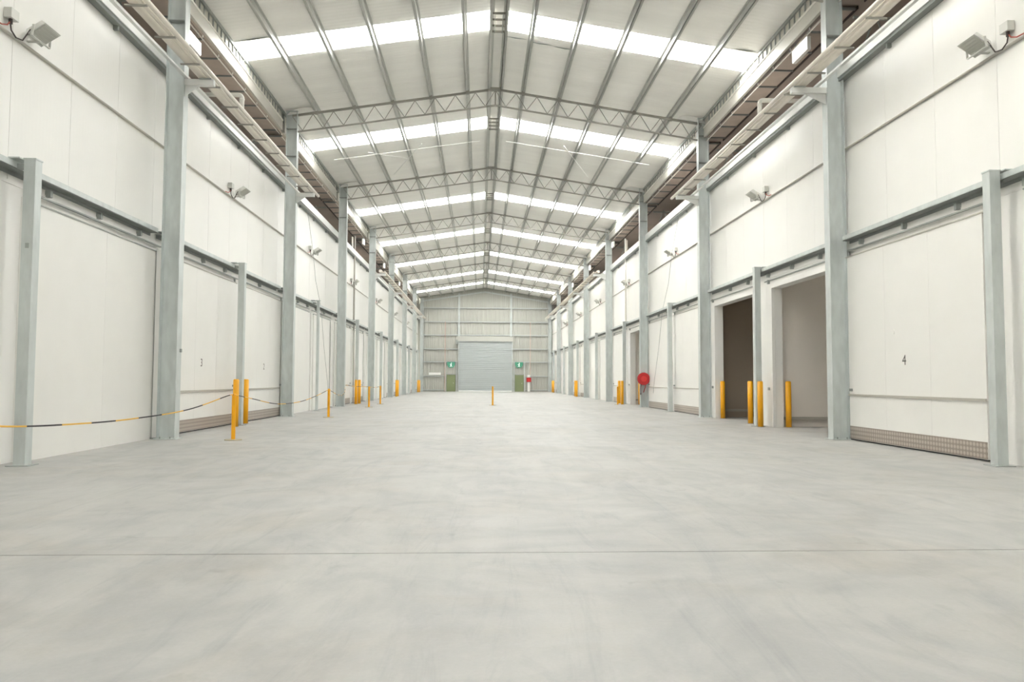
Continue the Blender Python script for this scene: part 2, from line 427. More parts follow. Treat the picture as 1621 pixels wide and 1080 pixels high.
n_door = 0
def sliding_door(sd, y0, y1, style, num, label):
    global n_door
    n_door += 1
    X, s = WALL[sd], SGN[sd]
    r = root('door_%d' % n_door, (X + s * .03, y0, 0), label, 'door', 'cold store doors', 'structure')
    W = y1 - y0; n = 3 if sd == 'right' else 2
    if style == 'kick' and sd == 'left': n = 3
    me = MB().box(0, s * .07, .003, W / n - .003, .03 if style == 'kick' else 0, DOOR_Z - .06).mesh('door_leaf', m_door)
    for k in range(n): link('door_leaf', me, r, (0, k * W / n, 0))
    # head track and its cover
    MB().box(0, s * .05, -.25, W + .25, DOOR_Z + .10, DOOR_Z + .125).build('track', m_galv_d, r)
    MB().box(-.02 * s, s * .085, -.06, W + .06, DOOR_Z - .06, DOOR_Z - .035).build('track_cover', m_galv_d if style == 'blank' else m_conduit, r)
    # jambs
    for yy in (-.30, W + .04):
        MB().box(-.03 * s, s * .03, yy, yy + .26, 0, DOOR_Z).build('door_jamb', m_jamb, r)
    MB().box(-.03 * s, s * .005, W + .0, W + .04, 0, DOOR_Z - .07).build('seal', m_conduit, r)
    if style == 'kick':
        MB().box(s * .07, s * .078, .02, W - .02, .035, .33).build('kick_plate', m_kick, r)
        MB().box(s * .0, s * .07, .02, W - .02, .008, .028).build('floor_seal', m_black, r)
        MB().box(s * .07, s * .10, .0, W, 1.03, 1.075).build('rub_rail', m_conduit, r)
        MB().box(s * .07, s * .13, W - .16, W - .10, 1.14, 1.20).build('latch', m_galv_d, r)
        MB().tube((s * .02, W + .02, DOOR_Z - .02), (s * .02, W + .02, DOOR_Z + .09), .03, 8).build('roller', m_galv_d, r)
    if sd == 'left' and y1 % BAY > 5.0 and y1 < 60:
        MB().box(s * .10, s * .22, W - .14, W - .02, .03, DOOR_Z).build('guide_post', m_jamb, r)
        MB().box(s * .08, s * .24, W - .18, W, 0, .03).build('guide_foot', m_under, r)
        MB().box(0, s * .10, W - .10, W - .06, .03, DOOR_Z - .08).build('guide_web', m_galv_d, r)
    if num:
        cu = bpy.data.curves.new('number', 'FONT'); cu.body = num; cu.size = .30; cu.extrude = .001; cu.align_x = 'CENTER'; cu.align_y = 'CENTER'
        cu.materials.append(m_num)
        t = bpy.data.objects.new('number', cu); COL.objects.link(t); t.parent = r
        yc = {'4': 15.12, '3': 20.63, '2': 26.49}[num]
        t.location = (s * .073, yc - y0, 1.80)
        t.rotation_euler = (math.pi / 2, 0, math.pi / 2 * s)
    return r

def open_frame(sd, y0, y1, label):
    global n_door
    n_door += 1
    X, s = WALL[sd], SGN[sd]
    r = root('door_%d' % n_door, (X, y0, 0), label, 'doorway', 'open doorways', 'structure')
    W = y1 - y0
    for nm, a, b in (('frame_post', -.22, 0.0), ('frame_post', W, W + .34)):
        MB().box(0, s * .10, a, b, 0, OPEN_Z + .14).build(nm, m_jamb, r, bevel=.006)
    MB().box(0, s * .10, -.0, W, OPEN_Z, OPEN_Z + .14).build('frame_head', m_jamb, r, bevel=.006)
    MB().box(0, s * .05, -.3, W + .7, OPEN_Z + .26, OPEN_Z + .285).build('track', m_galv_d, r)
    MB().box(0, s * .07, W + .36, W + .50, 0, OPEN_Z + .10).build('guide_post', m_door, r)
    MB().box(s * .10, s * .15, W + .20, W + .26, 1.10, 1.18).build('latch', m_galv_d, r)
    MB().box(0, s * .06, W + .36, W + .44, OPEN_Z + .18, OPEN_Z + .30).build('track_stop', m_galv_d, r)
    return r

dl = {'left': {0: 'plain white sliding door half out of frame before the nearest left post',
               1: 'plain white sliding door without number, nearest on the left wall',
               2: 'white sliding door marked 3 with brown kick plate on the left wall',
               3: 'white sliding door marked 2 behind the paired yellow bollards on the left'},
      'right': {0: 'plain white door half out of frame before the nearest right post',
                1: 'white sliding door marked 4 with checker kick plate on the right wall',
                2: 'open white framed doorway showing a grey partition, nearer of two on the right',
                3: 'open white framed doorway onto a dark room, behind the first on the right',
                4: 'white sliding door with kick plate just beyond the second right column',
                5: 'white sliding door with kick plate beside the red hose reel column',
                6: 'narrow looking open doorway just beyond the red hose reel'}}
for sd in ('left', 'right'):
    for i, (a, b, st, num) in enumerate(doors[sd]):
        lab = dl[sd].get(i, '%s white door in the %s wall, %s counted from the camera' % ('kick plated' if st == 'kick' else 'plain', sd, ORD[i] if i < 12 else ['thirteenth', 'fourteenth', 'fifteenth', 'sixteenth'][i - 12]))
        if st == 'open': open_frame(sd, a, b, lab)
        else: sliding_door(sd, a, b, st, num, lab)

# cold rooms behind the open doorways
def room(n, y0, y1, lab, mt):
    X = WALL['right'] + TH
    mb = MB()
    mb.box(X, 17.5, y1, y1 + .1, 0, 4.6); mb.box(X, 17.5, y0 - .1, y0, 0, 4.6); mb.box(17.5, 17.6, y0 - .1, y1 + .1, 0, 4.6)
    o = mb.build('wall_room_%d' % n, mt); tag(o, 'ribbed grey partition walls of the cold room %s' % lab, 'wall', kind='structure')
    c = MB().box(X, 17.6, y0 - .1, y1 + .1, 4.6, 4.7).build('ceiling_room_%d' % n, mt)
    tag(c, 'panel ceiling of the cold room %s' % lab, 'ceiling', kind='structure')
    k = MB().box(X, 17.4, y1 - .10, y1, .22, .30)
    k.build('bump_rail', m_conduit, o)
room(1, 17.7, 22.42, 'behind the nearer open doorway', m_room)
room(2, 23.3, 28.4, 'behind the dark open doorway', m_room_dim)
room(3, 39.2, 43.7, 'behind the doorway past the hose reel', m_room)

# wall cap channels at the top of the cold stores
for n, sd in enumerate(('left', 'right')):
    X, s = WALL[sd], SGN[sd]
    mb = MB()
    mb.box(X + s * .17, X + s * .19, Y_REAR, Y_END, 8.74, 9.02)
    mb.box(X - s * .12, X + s * .19, Y_REAR, Y_END, 8.72, 8.74)
    mb.box(X - s * .12, X + s * .17, Y_REAR, Y_END, 9.0, 9.02)
    t = mb.build('trim_%d' % (n + 1), m_tray)
    MB().box(X + s * .004, X + s * .16, Y_REAR, Y_END, 8.64, 8.72).build('cap_shade_strip', m_under, t)  # dark strip painted for the shade under the capping
    tag(t, 'long pale metal capping channel along the top of the %s wall' % sd, 'capping', kind='structure')
    me = MB().box(0, s * .10, -.03, .03, 8.55, 8.64).mesh('capping_clip', m_galv_d)
    y = 10.2
    while y < 60:
        link('capping_clip', me, t, (X + s * .001, y, 0)); y += BAY / 4

# ------------------------------------------------------------------ columns, posts, girts
def h_column():
    D, FL, t = 0.41, 0.27, 0.018
    out = [('flange', MB().box(0, t, 0, FL, .02, 11.42)), ('flange', MB().box(D - t, D, 0, FL, .02, 11.42)),
           ('web', MB().box(t, D - t, FL / 2 - .008, FL / 2 + .008, .02, 11.42)),
           ('base_plate', MB().box(-.05, D + .05, -.05, FL + .05, 0, .02)),
           ('stiffener', MB().box(t, D - t, .01, FL - .01, 10.76, 10.78)), ('stiffener', MB().box(t, D - t, .01, FL - .01, 9.72, 9.74)),
           ('cap_plate', MB().box(-.02, D + .02, -.01, FL + .01, 11.42, 11.445))]
    return [(n, b.mesh(n, m_galv if n != 'stiffener' else m_galv_d)) for n, b in out]
hm = h_column()
bolt = MB().tube((0, 0, .02), (0, 0, .06), .016, 6).mesh('anchor_bolt', m_galv_d)
for sd in ('left', 'right'):
    for i, y in enumerate(COLS):
        r = root('steel_column', (FLANGE[sd] if sd == 'right' else FLANGE[sd] - .41, y, 0),
                 'tall galvanised steel H column, %s from the camera along the %s wall' % (ORD[i], sd), 'column', 'steel columns of the %s wall' % sd)
        for n, me in hm: link(n, me, r)
        if i < 3:
            for bx in (.09, .32):
                for by in (-.02, .29): link('anchor_bolt', bolt, r, (bx, by, 0))

PX = {'left': -7.16, 'right': 8.45}
post_bits = [('shaft', MB().box(-.09, .09, -.09, .09, .015, 4.84).mesh('shaft', m_galv)),
             ('base_plate', MB().box(-.17, .17, -.15, .15, 0, .015).mesh('base_plate', m_galv_d))]
cap_m = {s: MB().box(-.10, .10, -.10, .10, 4.84, 4.86).box(-s * .12, -s * .30, -.16, .16, 4.84, 4.86).mesh('cap_plate', m_galv) for s in (1, -1)}
splice = MB().box(-.02, .03, -.104, -.088, 3.42, 3.50).mesh('splice_band', m_galv_d)
POST_Y = {'left': [12.2 + BAY * k for k in range(8)], 'right': [12.0 + BAY * k for k in range(8)]}
for sd in ('left', 'right'):
    for k, y in enumerate(POST_Y[sd]):
        if y > 90: continue
        r = root('wall_post', (PX[sd], y, 0), 'short galvanised post between columns, %s from the camera by the %s wall' % (ORD[k], sd), 'post', 'short posts of the %s wall' % sd)
        for n, me in post_bits:
            o = link(n, me, r)
            if sd == 'left' and k == 2: o.scale = (.6, .6, 1)      # a slimmer post
        link('cap_plate', cap_m[SGN[sd]], r)
        if k == 0 and sd == 'left': link('splice_band', splice, r)
        # arm that ties the post head back to the girt
        MB().box(-SGN[sd] * .09, -SGN[sd] * .22, -.05, .05, 4.70, 4.78).build('tie_arm', m_galv_d, r)

bounds = {'left': [6.9] + COLS, 'right': [6.9] + COLS}
for sd in ('left', 'right'):
    X, s = WALL[sd], SGN[sd]
    b = bounds[sd]
    for i, (a, c) in enumerate(zip(b, b[1:])):
        y0 = a + (.30 if i else 0); y1 = c - .03
        r = root('wall_girt', (X, y0, 4.64), 'horizontal galvanised girt over the doors in the %s bay of the %s wall' % (ORD[i], sd), 'girt', 'girts of the %s wall' % sd)
        L = y1 - y0
        MB().box(s * .20, s * .215, 0, L, .075, .17).build('girt_web', m_galv, r)
        MB().box(s * .02, s * .20, 0, L, .155, .17).build('girt_flange', m_galv, r)
        MB().box(s * .02, s * .20, 0, L, .06, .075).box(s * .02, s * .04, 0, L, 0, .06).build('girt_underside_shade', m_under, r)  # shade under the girt put into a darker steel colour
        if i < 3:
            me = MB().box(s * .0, s * .10, -.035, .035, -.12, 0).mesh('hanger', m_galv_d)
            y = 1.2
            while y < L - .5:
                link('hanger', me, r, (0, y, 0)); y += 1.75

# conduits along both walls
for sd in ('left', 'right'):
    X, s = WALL[sd], SGN[sd]
    z = 6.88 if sd == 'left' else 6.96
    tag(MB().tube((X + s * .03, 6.9, z), (X + s * .03, 91.5, z), .028, 8).build('wall_conduit', m_conduit, smooth=True),
        'thin grey conduit running level along the upper %s wall' % sd, 'conduit', 'wall conduits')

# floodlights at every mid bay
def flood_bits(s):
    h = MB()
    # wedge housing: wide lens face turned down into the hall
    h.add([(.10 * s, -.02, -.13), (.10 * s, .44, -.13), (.42 * s, .44, .08), (.42 * s, -.02, .08),
           (.06 * s, .08, .02), (.06 * s, .34, .02), (.30 * s, .34, .17), (.30 * s, .08, .17)],
          [(0, 1, 2, 3), (4, 7, 6, 5), (0, 4, 5, 1), (1, 5, 6, 2), (2, 6, 7, 3), (3, 7, 4, 0)])
    def face(u, v, w):      # point on the lens face: u across, v down, w out
        return ((.10 + .32 * v + .55 * w) * s, -.02 + .46 * u, -.13 + .21 * v - .83 * w)
    lens = MB()
    def plate(u0, u1, v0, v1, w0, w1):
        lens.add([face(u, v, w_) for w_ in (w0, w1) for u, v in ((u0, v0), (u1, v0), (u1, v1), (u0, v1))],
                 [(0, 1, 2, 3), (4, 7, 6, 5), (0, 4, 5, 1), (1, 5, 6, 2), (2, 6, 7, 3), (3, 7, 4, 0)])
    plate(.06, .94, .07, .93, -.002, .008)
    for q in range(6): plate(.06, .94, .10 + .15 * q, .13 + .15 * q, .008, .016)
    br = MB()
    br.bar((0.0, .21, -.14), (.22 * s, .21, -.14), .05, .02).bar((.22 * s, -.05, -.14), (.22 * s, .47, -.14), .04, .012)
    br.bar((.22 * s, -.045, -.14), (.24 * s, -.03, .05), .012, .04, (1, 0, 0)).bar((.22 * s, .465, -.14), (.24 * s, .45, .05), .012, .04, (1, 0, 0))
    jb = MB().box(0, s * .12, -.42, -.22, -.02, .14)
    gl = MB().tube((s * .06, -.34, -.02), (s * .06, -.34, -.10), .03, 8)
    pts = [(s * .06, -.34, -.10), (s * .07, -.33, -.2), (s * .08, -.22, -.27), (s * .10, -.08, -.25), (s * .13, -.02, -.12), (s * .16, .02, -.02)]
    ca = MB().path(pts, .012, 6)
    wv = MB().path([(s * .03, -.7, -.20), (s * .04, -.52, -.19), (s * .05, -.40, -.14), (s * .06, -.36, -.08)], .012, 6)
    return [('housing', h.mesh('housing', m_alu)), ('lens', lens.mesh('lens', m_glass)), ('bracket', br.mesh('bracket', m_alu)),
            ('junction_box', jb.mesh('junction_box', m_alu)), ('cable_gland', gl.mesh('cable_gland', m_dark)),
            ('flex', ca.mesh('flex', m_dark)), ('flex', wv.mesh('flex', m_wire))]
FY = {'left': [12.42 + BAY * k for k in range(7)], 'right': [12.22 + BAY * k for k in range(7)]}
for sd in ('left', 'right'):
    bits = flood_bits(SGN[sd])
    for k, y in enumerate(FY[sd]):
        r = root('floodlight', (WALL[sd] + SGN[sd] * .014, y, 7.12 if sd == 'left' else 7.2), 'small grey floodlight with flex and junction box on the %s wall, %s from the camera' % (sd, ORD[k]), 'floodlight', 'floodlights of the %s wall' % sd)
        for n, me in bits: link(n, me, r)

# vertical conduits dropping past some lights
for sd, y, z0, z1, lab in (('left', 44.75, 4.9, 9.9, 'grey vertical conduit beside the fourth light of the left wall'),
                           ('left', 44.9, 0.0, 4.6, 'dark vertical downpipe under the girt in the left bay beyond the third column'),
                           ('right', 44.6, 4.9, 9.9, 'grey vertical conduit beside the fourth light of the right wall')):
    X, s = WALL[sd], SGN[sd]
    tag(MB().tube((X + s * .12, y, z0), (X + s * .12, y, z1), .05, 10).build('vertical_conduit', m_conduit if sd == 'left' else m_pvc, smooth=True), lab, 'conduit')
# slack wires by the third light
for sd, lab in (('left', 'thin slack wire hanging past the third light of the left wall'), ('right', 'thin slack wire hanging past the third light of the right wall')):
    X, s = WALL[sd], SGN[sd]
    pts = [(X + s * .2, 32.0, 8.7), (X + s * .12, 33.0, 8.0), (X + s * .08, 33.9, 7.1), (X + s * .06, 34.6, 5.9), (X + s * .2, 35.2, 4.7), (X + s * .14, 36.3, 2.9), (X + s * .12, 37.4, 1.2), (X + s * .11, 37.6, .75)]
    tag(MB().path(pts, .008, 6).build('hanging_wire', m_galv_d), lab, 'wire')

# ------------------------------------------------------------------ fascia, gutter beam, soffit, annex behind the eaves
for sd in ('left', 'right'):
    s = SGN[sd]; X = EAVE[sd]
    pit, rib, zf, zt = .335, .045, 11.06, (11.40 if sd == 'left' else 11.42)
    me_p = MB().box(0, -s * .02, rib, pit, 0, zt - zf).mesh('fascia_pan', m_fascia)
    me_r = MB().box(s * .03, -s * .02, 0, rib, 0, zt - zf).mesh('fascia_rib', m_galv_d)
    mb_ = MB().box(-s * .02, -s * .62, .03, 1.21, 0, .02).mesh('soffit_board', m_soffit)
    bt = MB().box(-s * .01, -s * .64, -.028, .028, -.035, .02).mesh('batten', m_under)
    hk = MB().box(-s * .02, -s * .04, -.02, .02, -.03, .12).mesh('hook', m_white)
    ys = [7.1] + COLS
    for i, (c0, c1) in enumerate(zip(ys, ys[1:])):
        y0, y1 = c0 + (.30 if i else 0), c1 - .03
        L = y1 - y0
        r = root('eave_fascia', (X, y0, zf), 'ribbed fascia with gutter beam under the %s eave, %s bay from the camera' % (sd, ORD[i]), 'fascia', 'eave fascias of the %s side' % sd)
        n = int(L / pit)
        if i < 4:
            for q in range(n):
                link('fascia_pan', me_p, r, (0, q * pit, 0)); link('fascia_rib', me_r, r, (0, q * pit, 0))
        else:
            far = MB()
            for q in range(n):
                far.box(0, -s * .02, q * pit + rib, (q + 1) * pit, 0, zt - zf); far.box(s * .03, -s * .02, q * pit, q * pit + rib, 0, zt - zf)
            far.build('ribbed_sheeting', m_fascia, r)['kind'] = 'stuff'
        MB().box(0, -s * .02, n * pit, L, 0, zt - zf).build('end_sheet', m_fascia, r)
        MB().box(s * .05, -s * .03, 0, L, -.38, 0).build('gutter_beam', m_gutter, r)
        MB().tube((s * .05, 0, 0), (s * .05, L, 0), .03, 8).build('gutter_lip', m_pvc, r)
        so = root('eave_soffit', (X - s * .06, y0, 10.60), 'brown soffit boards on battens behind the %s gutter, %s bay from the camera' % (sd, ORD[i]), 'soffit', 'eave soffits of the %s side' % sd)
        y = .1
        while y < L - 1.21:
            link('soffit_board', mb_, so, (0, y, 0)); link('batten', bt, so, (0, y, 0)); link('hook', hk, so, (0, y, -.02)); y += 1.24
        link('batten', bt, so, (0, y, 0))
        MB().box(-s * .63, -s * .66, 0, L, -.05, .03).build('edge_strip', m_dark, so)
        MB().tube((s * .0, 0, -.06), (s * .0, L, -.06), .014, 6).build('tie_wire', m_pvc, so)
    bs = MB().box(X - s * .04, X - s * .06, Y_REAR, Y_END, 10.72, sheet(X) - .02).build('trim_%d' % (3 if sd == 'left' else 4), m_galv_d)  # added to close the sky gap and stop sun leaking at the columns
    tag(bs, 'plain sheet added behind the %s eave fascia to stop light leaking in' % sd, 'sheet', kind='structure')
    # annex void
    xo = X - s * 9.0
    c = MB().prism([(X - s * .12, 10.70), (xo, 10.05), (xo, 10.2), (X - s * .12, 10.95)], Y_REAR, Y_END).build('ceiling_annex_' + sd, m_annex)
    tag(c, 'low annex roof beyond the %s eave, browned for dim warm light' % sd, 'ceiling', kind='structure')
    o = MB().box(xo, xo - s * .1, Y_REAR, Y_END, 8.6, 10.3).box(xo, WALL[sd] - s * TH, Y_END, Y_END + .1, 8.6, 12).box(xo, WALL[sd] - s * TH, Y_REAR - .1, Y_REAR, 8.6, 12).build('wall_annex_' + sd, m_annex)
    tag(o, 'annex void back wall above the %s cold stores, browned for dim warm light' % sd, 'wall', kind='structure')
    o = MB().box(WALL[sd] - s * (TH - .05), xo, Y_REAR, Y_END, 8.72, 8.80).build('floor_annex_' + sd, m_annex)
    tag(o, 'top of the %s cold stores under the annex roof' % sd, 'floor', kind='structure')
    # light braces in the void near each column
    for i, y in enumerate(COLS[:6]):
        b = root('annex_brace', (X - s * .5, y + .14, 8.8), 'thin lattice brace in the brown void behind the %s column of the %s wall' % (ORD[i], sd), 'brace', 'annex braces of the %s side' % sd)
        MB().tube((0, 0, 0), (-s * .55, 0, 1.55), .022, 6).build('brace_bar', m_galv_d, b)
        MB().tube((-s * .55, 0, 1.55), (-s * 1.1, 0, 0), .022, 6).build('brace_bar', m_galv_d, b)
        MB().bar((0, 0, 1.45), (-s * 2.2, 0, 1.40), .06, .06).build('brace_chord', m_galv_d, b)

# glowing white boxes under the gutter; far ones added in place of pale pipes
for sd in ('left', 'right'):
    s = SGN[sd]
    for k, (y, z, L) in enumerate(((19.1, 9.98, .95), (48.2, 10.05, .5), (58.6, 10.1, .5), (69.6, 10.1, .5))):
        if sd == 'right' and k == 0: z = 10.12
        X = EAVE[sd] - s * .02
        r = root('glow_box', (X, y, z), 'glowing white box hung under the %s gutter, %s from the camera' % (sd, ORD[k]), 'light', 'light boxes under the gutters')
        MB().box(0, -s * .10, 0, L, 0, .36).build('casing', m_white, r, bevel=.008)
        MB().box(0, s * .012, .02, L - .02, .02, .34).build('diffuser', m_glow_w, r)
        for yy in (.12, L - .12):
            MB().tube((-s * .05, yy, .36), (-s * .05, yy, 10.64 - z), .012, 6).build('hanger_rod', m_galv_d, r)

# ------------------------------------------------------------------ pipe racks on brackets
def rack(sd, y0, y1, cols_idx, label, rungs_to):
    s = SGN[sd]
    xo = -6.27 if sd == 'left' else 7.48       # hall side edge
    zb = 8.36 if sd == 'left' else 8.46
    r = root('pipe_rack', (xo, y0, zb), label, 'pipe rack', 'pipe racks')
    L = y1 - y0
    MB().tube((0, 0, .07), (0, L, .07), .052, 12).build('outer_pipe', m_pipe, r, smooth=True)
    MB().tube((-s * .115, .0, .06), (-s * .115, L - .2, .06), .04, 10).build('small_pipe', m_pipe, r, smooth=True)
    MB().tube((-s * .29, 0, .125), (-s * .29, L - .3, .125), .105, 14).build('insulated_pipe', m_pipe, r, smooth=True)
    MB().box(-s * .585, -s * .615, 0, L - .3, -.02, .07).box(-s * .54, -s * .585, 0, L - .3, -.02, -.008).build('tray_rail', m_tray, r)
    me = MB().box(s * .0, -s * .42, -.025, .025, -.02, .008).mesh('rung', m_steel_d)
    y = .55
    while y < min(L, rungs_to): link('rung', me, r, (0, y, 0)); y += 1.32
    for i in cols_idx:
        yc = COLS[i] + .02 - y0
        arm = abs(FLANGE[sd] - xo)
        MB().box(-s * arm, s * .03, yc, yc + .12, -.16, -.02).build('bracket_arm', m_tray, r)
        MB().box(-s * .02, -s * .30, yc - .03, yc + .16, -.03, -.005).build('bracket_pad', m_galv_d, r)
        MB().prism([(-s * arm, -.42), (-s * arm, -.16), (-s * .30, -.16)], yc + .05, yc + .07).build('bracket_gusset', m_tray, r)
    return r
for sd in ('left', 'right'):
    rack(sd, 6.9, 29.0, (0, 1), 'rack of pale pipes on column brackets along the %s wall, near run' % sd, 30)
    rack(sd, 49.3, 86.5, (3, 4, 5, 6), 'rack of pale pipes on column brackets along the %s wall, far run' % sd, 12)

# swan neck pipes rising from the racks into the annex
for sd, x, y, zb, zt in (('left', -6.56, 20.55, 8.55, 9.14), ('right', 7.77, 20.4, 8.65, 9.22)):
    s = SGN[sd]
    pts = [(x, y, zb), (x, y, zt - .1)] + [(x - s * .09 * (1 - math.cos(t)), y, zt - .09 + .09 * math.sin(t)) for t in (0.3, .7, 1.1, 1.57)] + [(x - s * 2.1, y, zt)]
    r = root('swan_neck_pipe', (0, 0, 0), 'pale pipe rising from the %s rack and turning into the annex' % sd, 'pipe', 'swan neck pipes')
    MB().path(pts, .062, 12).build('bent_pipe', m_pvc, r, smooth=True)
    MB().tube((x, y, zt - .16), (x, y, zt - .10), .07, 12).build('pipe_socket', m_pvc, r, smooth=True)

# small drain pipe behind the nearest right column
tag(MB().tube((8.95, 18.3, 8.8), (8.95, 18.3, 9.95), .07, 12).build('drain_pipe', m_pvc, smooth=True), 'stubby pale pipe standing behind the nearest right column top', 'pipe')
for sd, x in (('left', -7.95), ('right', 9.15)):
    tag(MB().tube((x, 46.6, 8.8), (x, 46.6, 10.2), .06, 10).build('drain_pipe', m_pipe, smooth=True), 'warm white pipe standing in the annex void above the third bay, %s side' % sd, 'pipe')

# ------------------------------------------------------------------ end wall
we = MB().prism([(-7.9, 0), (9.1, 0), (9.1, sheet(9.1)), (XC, sheet(XC) + .05), (-7.9, sheet(-7.9))], Y_END + .08, Y_END + .14).build('wall_end', m_endclad)
tag(we, 'far gable wall of pale ribbed sheeting with horizontal girts', 'wall', kind='structure')
def ribbed(x0, x1, z0, z1, top=None):
    mb = MB(); x = x0; p = .27
    while x < x1 - .01:
        xe = min(x + p, x1)
        zt = (lambda xx: z1) if top is None else top
        a, b = x, x + .06
        if b > x1: break
        mb.add([(a, Y_END + .03, z0), (b, Y_END + .03, z0), (b, Y_END + .03, zt(b)), (a, Y_END + .03, zt(a)),
                (a - .02, Y_END + .08, z0), (b + .02, Y_END + .08, z0), (b + .02, Y_END + .08, zt(b)), (a - .02, Y_END + .08, zt(a))],
               [(0, 1, 2, 3), (0, 3, 7, 4), (1, 5, 6, 2)])
        x += p
    return mb
o = ribbed(-7.4, 8.7, 0, 0, lambda x: sheet(x) - .02).build('ribbed_sheeting', m_endclad, we); o['kind'] = 'stuff'
for z in (.15, 1.83, 3.55, 5.14, 6.83, 8.45, 10.16):
    segs = [(-7.0, -2.72), (3.86, 8.25)] if z < 6.5 else [(-7.0, -2.72), (-2.5, 3.64), (3.86, 8.25)]
    if z < 2.5: segs = [(-7.0, -4.35), (5.5, 8.25)]
    for a, b in segs:
        MB().box(a, b, Y_END - .14, Y_END + .02, z - .05, z + .03).build('girt', m_galv_d, we)
        MB().box(a, b, Y_END - .14, Y_END - .12, z + .03, z + .10).build('girt_face', m_galv, we)
for x in (-2.61, 3.75):
    MB().box(x - .11, x + .11, Y_END - .22, Y_END, 6.3, chord(x)).build('mullion', m_galv, we)
MB().bar((-7.1, Y_END - .1, chord(-7.1) - .3), (XC, Y_END - .1, RIDGE_Z - .3), .1, .14).build('gable_rafter', m_galv, we)
MB().bar((8.4, Y_END - .1, chord(8.4) - .3), (XC, Y_END - .1, RIDGE_Z - .3), .1, .14).build('gable_rafter', m_galv, we)
# door jambs posts
for x in (-4.22, -2.86, 4.12, 5.42):
    MB().box(x - .06, x + .06, Y_END - .16, Y_END, 0, 3.6).build('door_post', m_galv, we)

r = root('door_50', (.63, Y_END - .2, 0), 'wide pale grey roller shutter closing the far end wall', 'roller door', None, 'structure')
mb = MB(); z = .1
pts = []
while z < 6.1:
    pts += [(0, z), (-.045, z + .03), (-.045, z + .075), (0, z + .105)]; z += .11
mb_v = []; mb_f = []
for i, (yy, zz) in enumerate(pts): mb_v += [(-3.22, yy, zz), (3.22, yy, zz)]
for i in range(len(pts) - 1): mb_f.append((2 * i, 2 * i + 1, 2 * i + 3, 2 * i + 2))
MB().add(mb_v, mb_f).build('curtain', m_roller, r)
MB().box(-3.22, 3.22, -.06, .04, 0, .12).build('bottom_rail', m_white, r)
for x in (-3.32, 3.22): MB().box(x, x + .10, -.1, .2, 0, 6.2).build('guide', m_galv, r)
MB().box(-3.45, 3.35, -.12, .2, 6.12, 6.72).build('head_box', m_endclad, r)
MB().box(-3.45, 3.35, -.16, -.12, 6.06, 6.14).build('head_lip', m_galv_d, r)
MB().box(-3.62, -3.36, -.3, .1, 5.75, 6.3).build('drive_motor', m_galv_d, r)

for n, (x, lab) in enumerate(((-3.55, 'left'), (4.78, 'right'))):
    r = root('door_%d' % (51 + n), (x, Y_END - .05, 0), 'olive green personnel door to the %s of the roller shutter' % lab, 'door', 'green exit doors', 'structure')
    MB().box(-.46, .46, -.03, .04, .01, 2.03).build('door_leaf', m_green, r)
    for a in (-.53, .46): MB().box(a, a + .07, -.06, .06, 0, 2.10).build('door_jamb', m_green, r)
    MB().box(-.53, .53, -.06, .06, 2.03, 2.10).build('door_head', m_galv_d, r)
    MB().tube((.34, -.03, 1.02), (.34, -.09, 1.02), .02, 8).box(.24, .36, -.10, -.085, 1.0, 1.04).build('handle', m_alu, r)
    sg = root('exit_sign', (x + (.0 if n == 0 else -.05), Y_END - .22, 2.88), 'green exit sign with white figure over the %s green door' % lab, 'sign', 'exit signs')
    MB().prism([(-.48, .72), (-.48, .36), (-.26, .02), (.26, .02), (.48, .36), (.48, .72)], 0, .05).build('sign_board', m_sign_g, sg)
    MB().tube((.04, -.006, .58), (.04, .0, .58), .06, 12).prism([(-.07, .48), (.09, .50), (.06, .30), (.14, .12), (.08, .11), (0, .24), (-.08, .12), (-.14, .16), (-.04, .32), (-.05, .42), (-.15, .38), (-.16, .42)], -.006, 0).build('figure', m_sign_w, sg)
    MB().box(-.36, -.34, .02, .03, .72, .80).box(.34, .36, .02, .03, .72, .80).build('hanger', m_galv_d, sg)

# fire point on the end wall and the white notice
r = root('fire_point', (5.92, Y_END - .36, 0), 'red hose cabinet on a pale backing board right of the far green door', 'fire equipment')
MB().box(-.28, .28, -.10, .12, 1.18, 1.72).build('cabinet', m_red, r, bevel=.02)
MB().box(-.15, .15, .0, .14, 0.0, 1.18).build('backing_board', m_jamb, r)
MB().box(-.17, .17, .0, .1, 1.75, 2.05).build('notice', m_white, r)
MB().tube((.0, -.12, 1.45), (.0, -.10, 1.45), .16, 16).build('hose_drum', m_red_l, r)
r = root('notice_board', (-5.5, Y_END - .16, 2.0), 'long blank white notice panel on the left of the end wall', 'panel')
MB().box(-.72, .72, -.04, 0, 0, .30).build('panel_face', m_white, r); MB().box(-.74, .74, 0, .16, .02, .06).build('panel_bracket', m_galv_d, r)
for x, lab in ((-4.28, 'left'), (6.1, 'right')):
    tag(MB().tube((x, Y_END - .3, 0 if lab == 'left' else 2.05), (x, Y_END - .3, 8.5), .045, 8).build('riser_pipe', mat('riser_' + lab, (.55, .40, .34) if lab == 'left' else (.62, .50, .44), .5)), 'thin dull red riser pipe on the %s part of the end wall' % lab, 'pipe')

# rear wall behind the camera
wr = MB().prism([(-7.9, 0), (9.1, 0), (9.1, sheet(9.1)), (XC, sheet(XC) + .05), (-7.9, sheet(-7.9))], Y_REAR - .2, Y_REAR).build('wall_rear', m_endclad)
tag(wr, 'pale sheeted gable wall closing the hall behind the camera', 'wall', kind='structure')

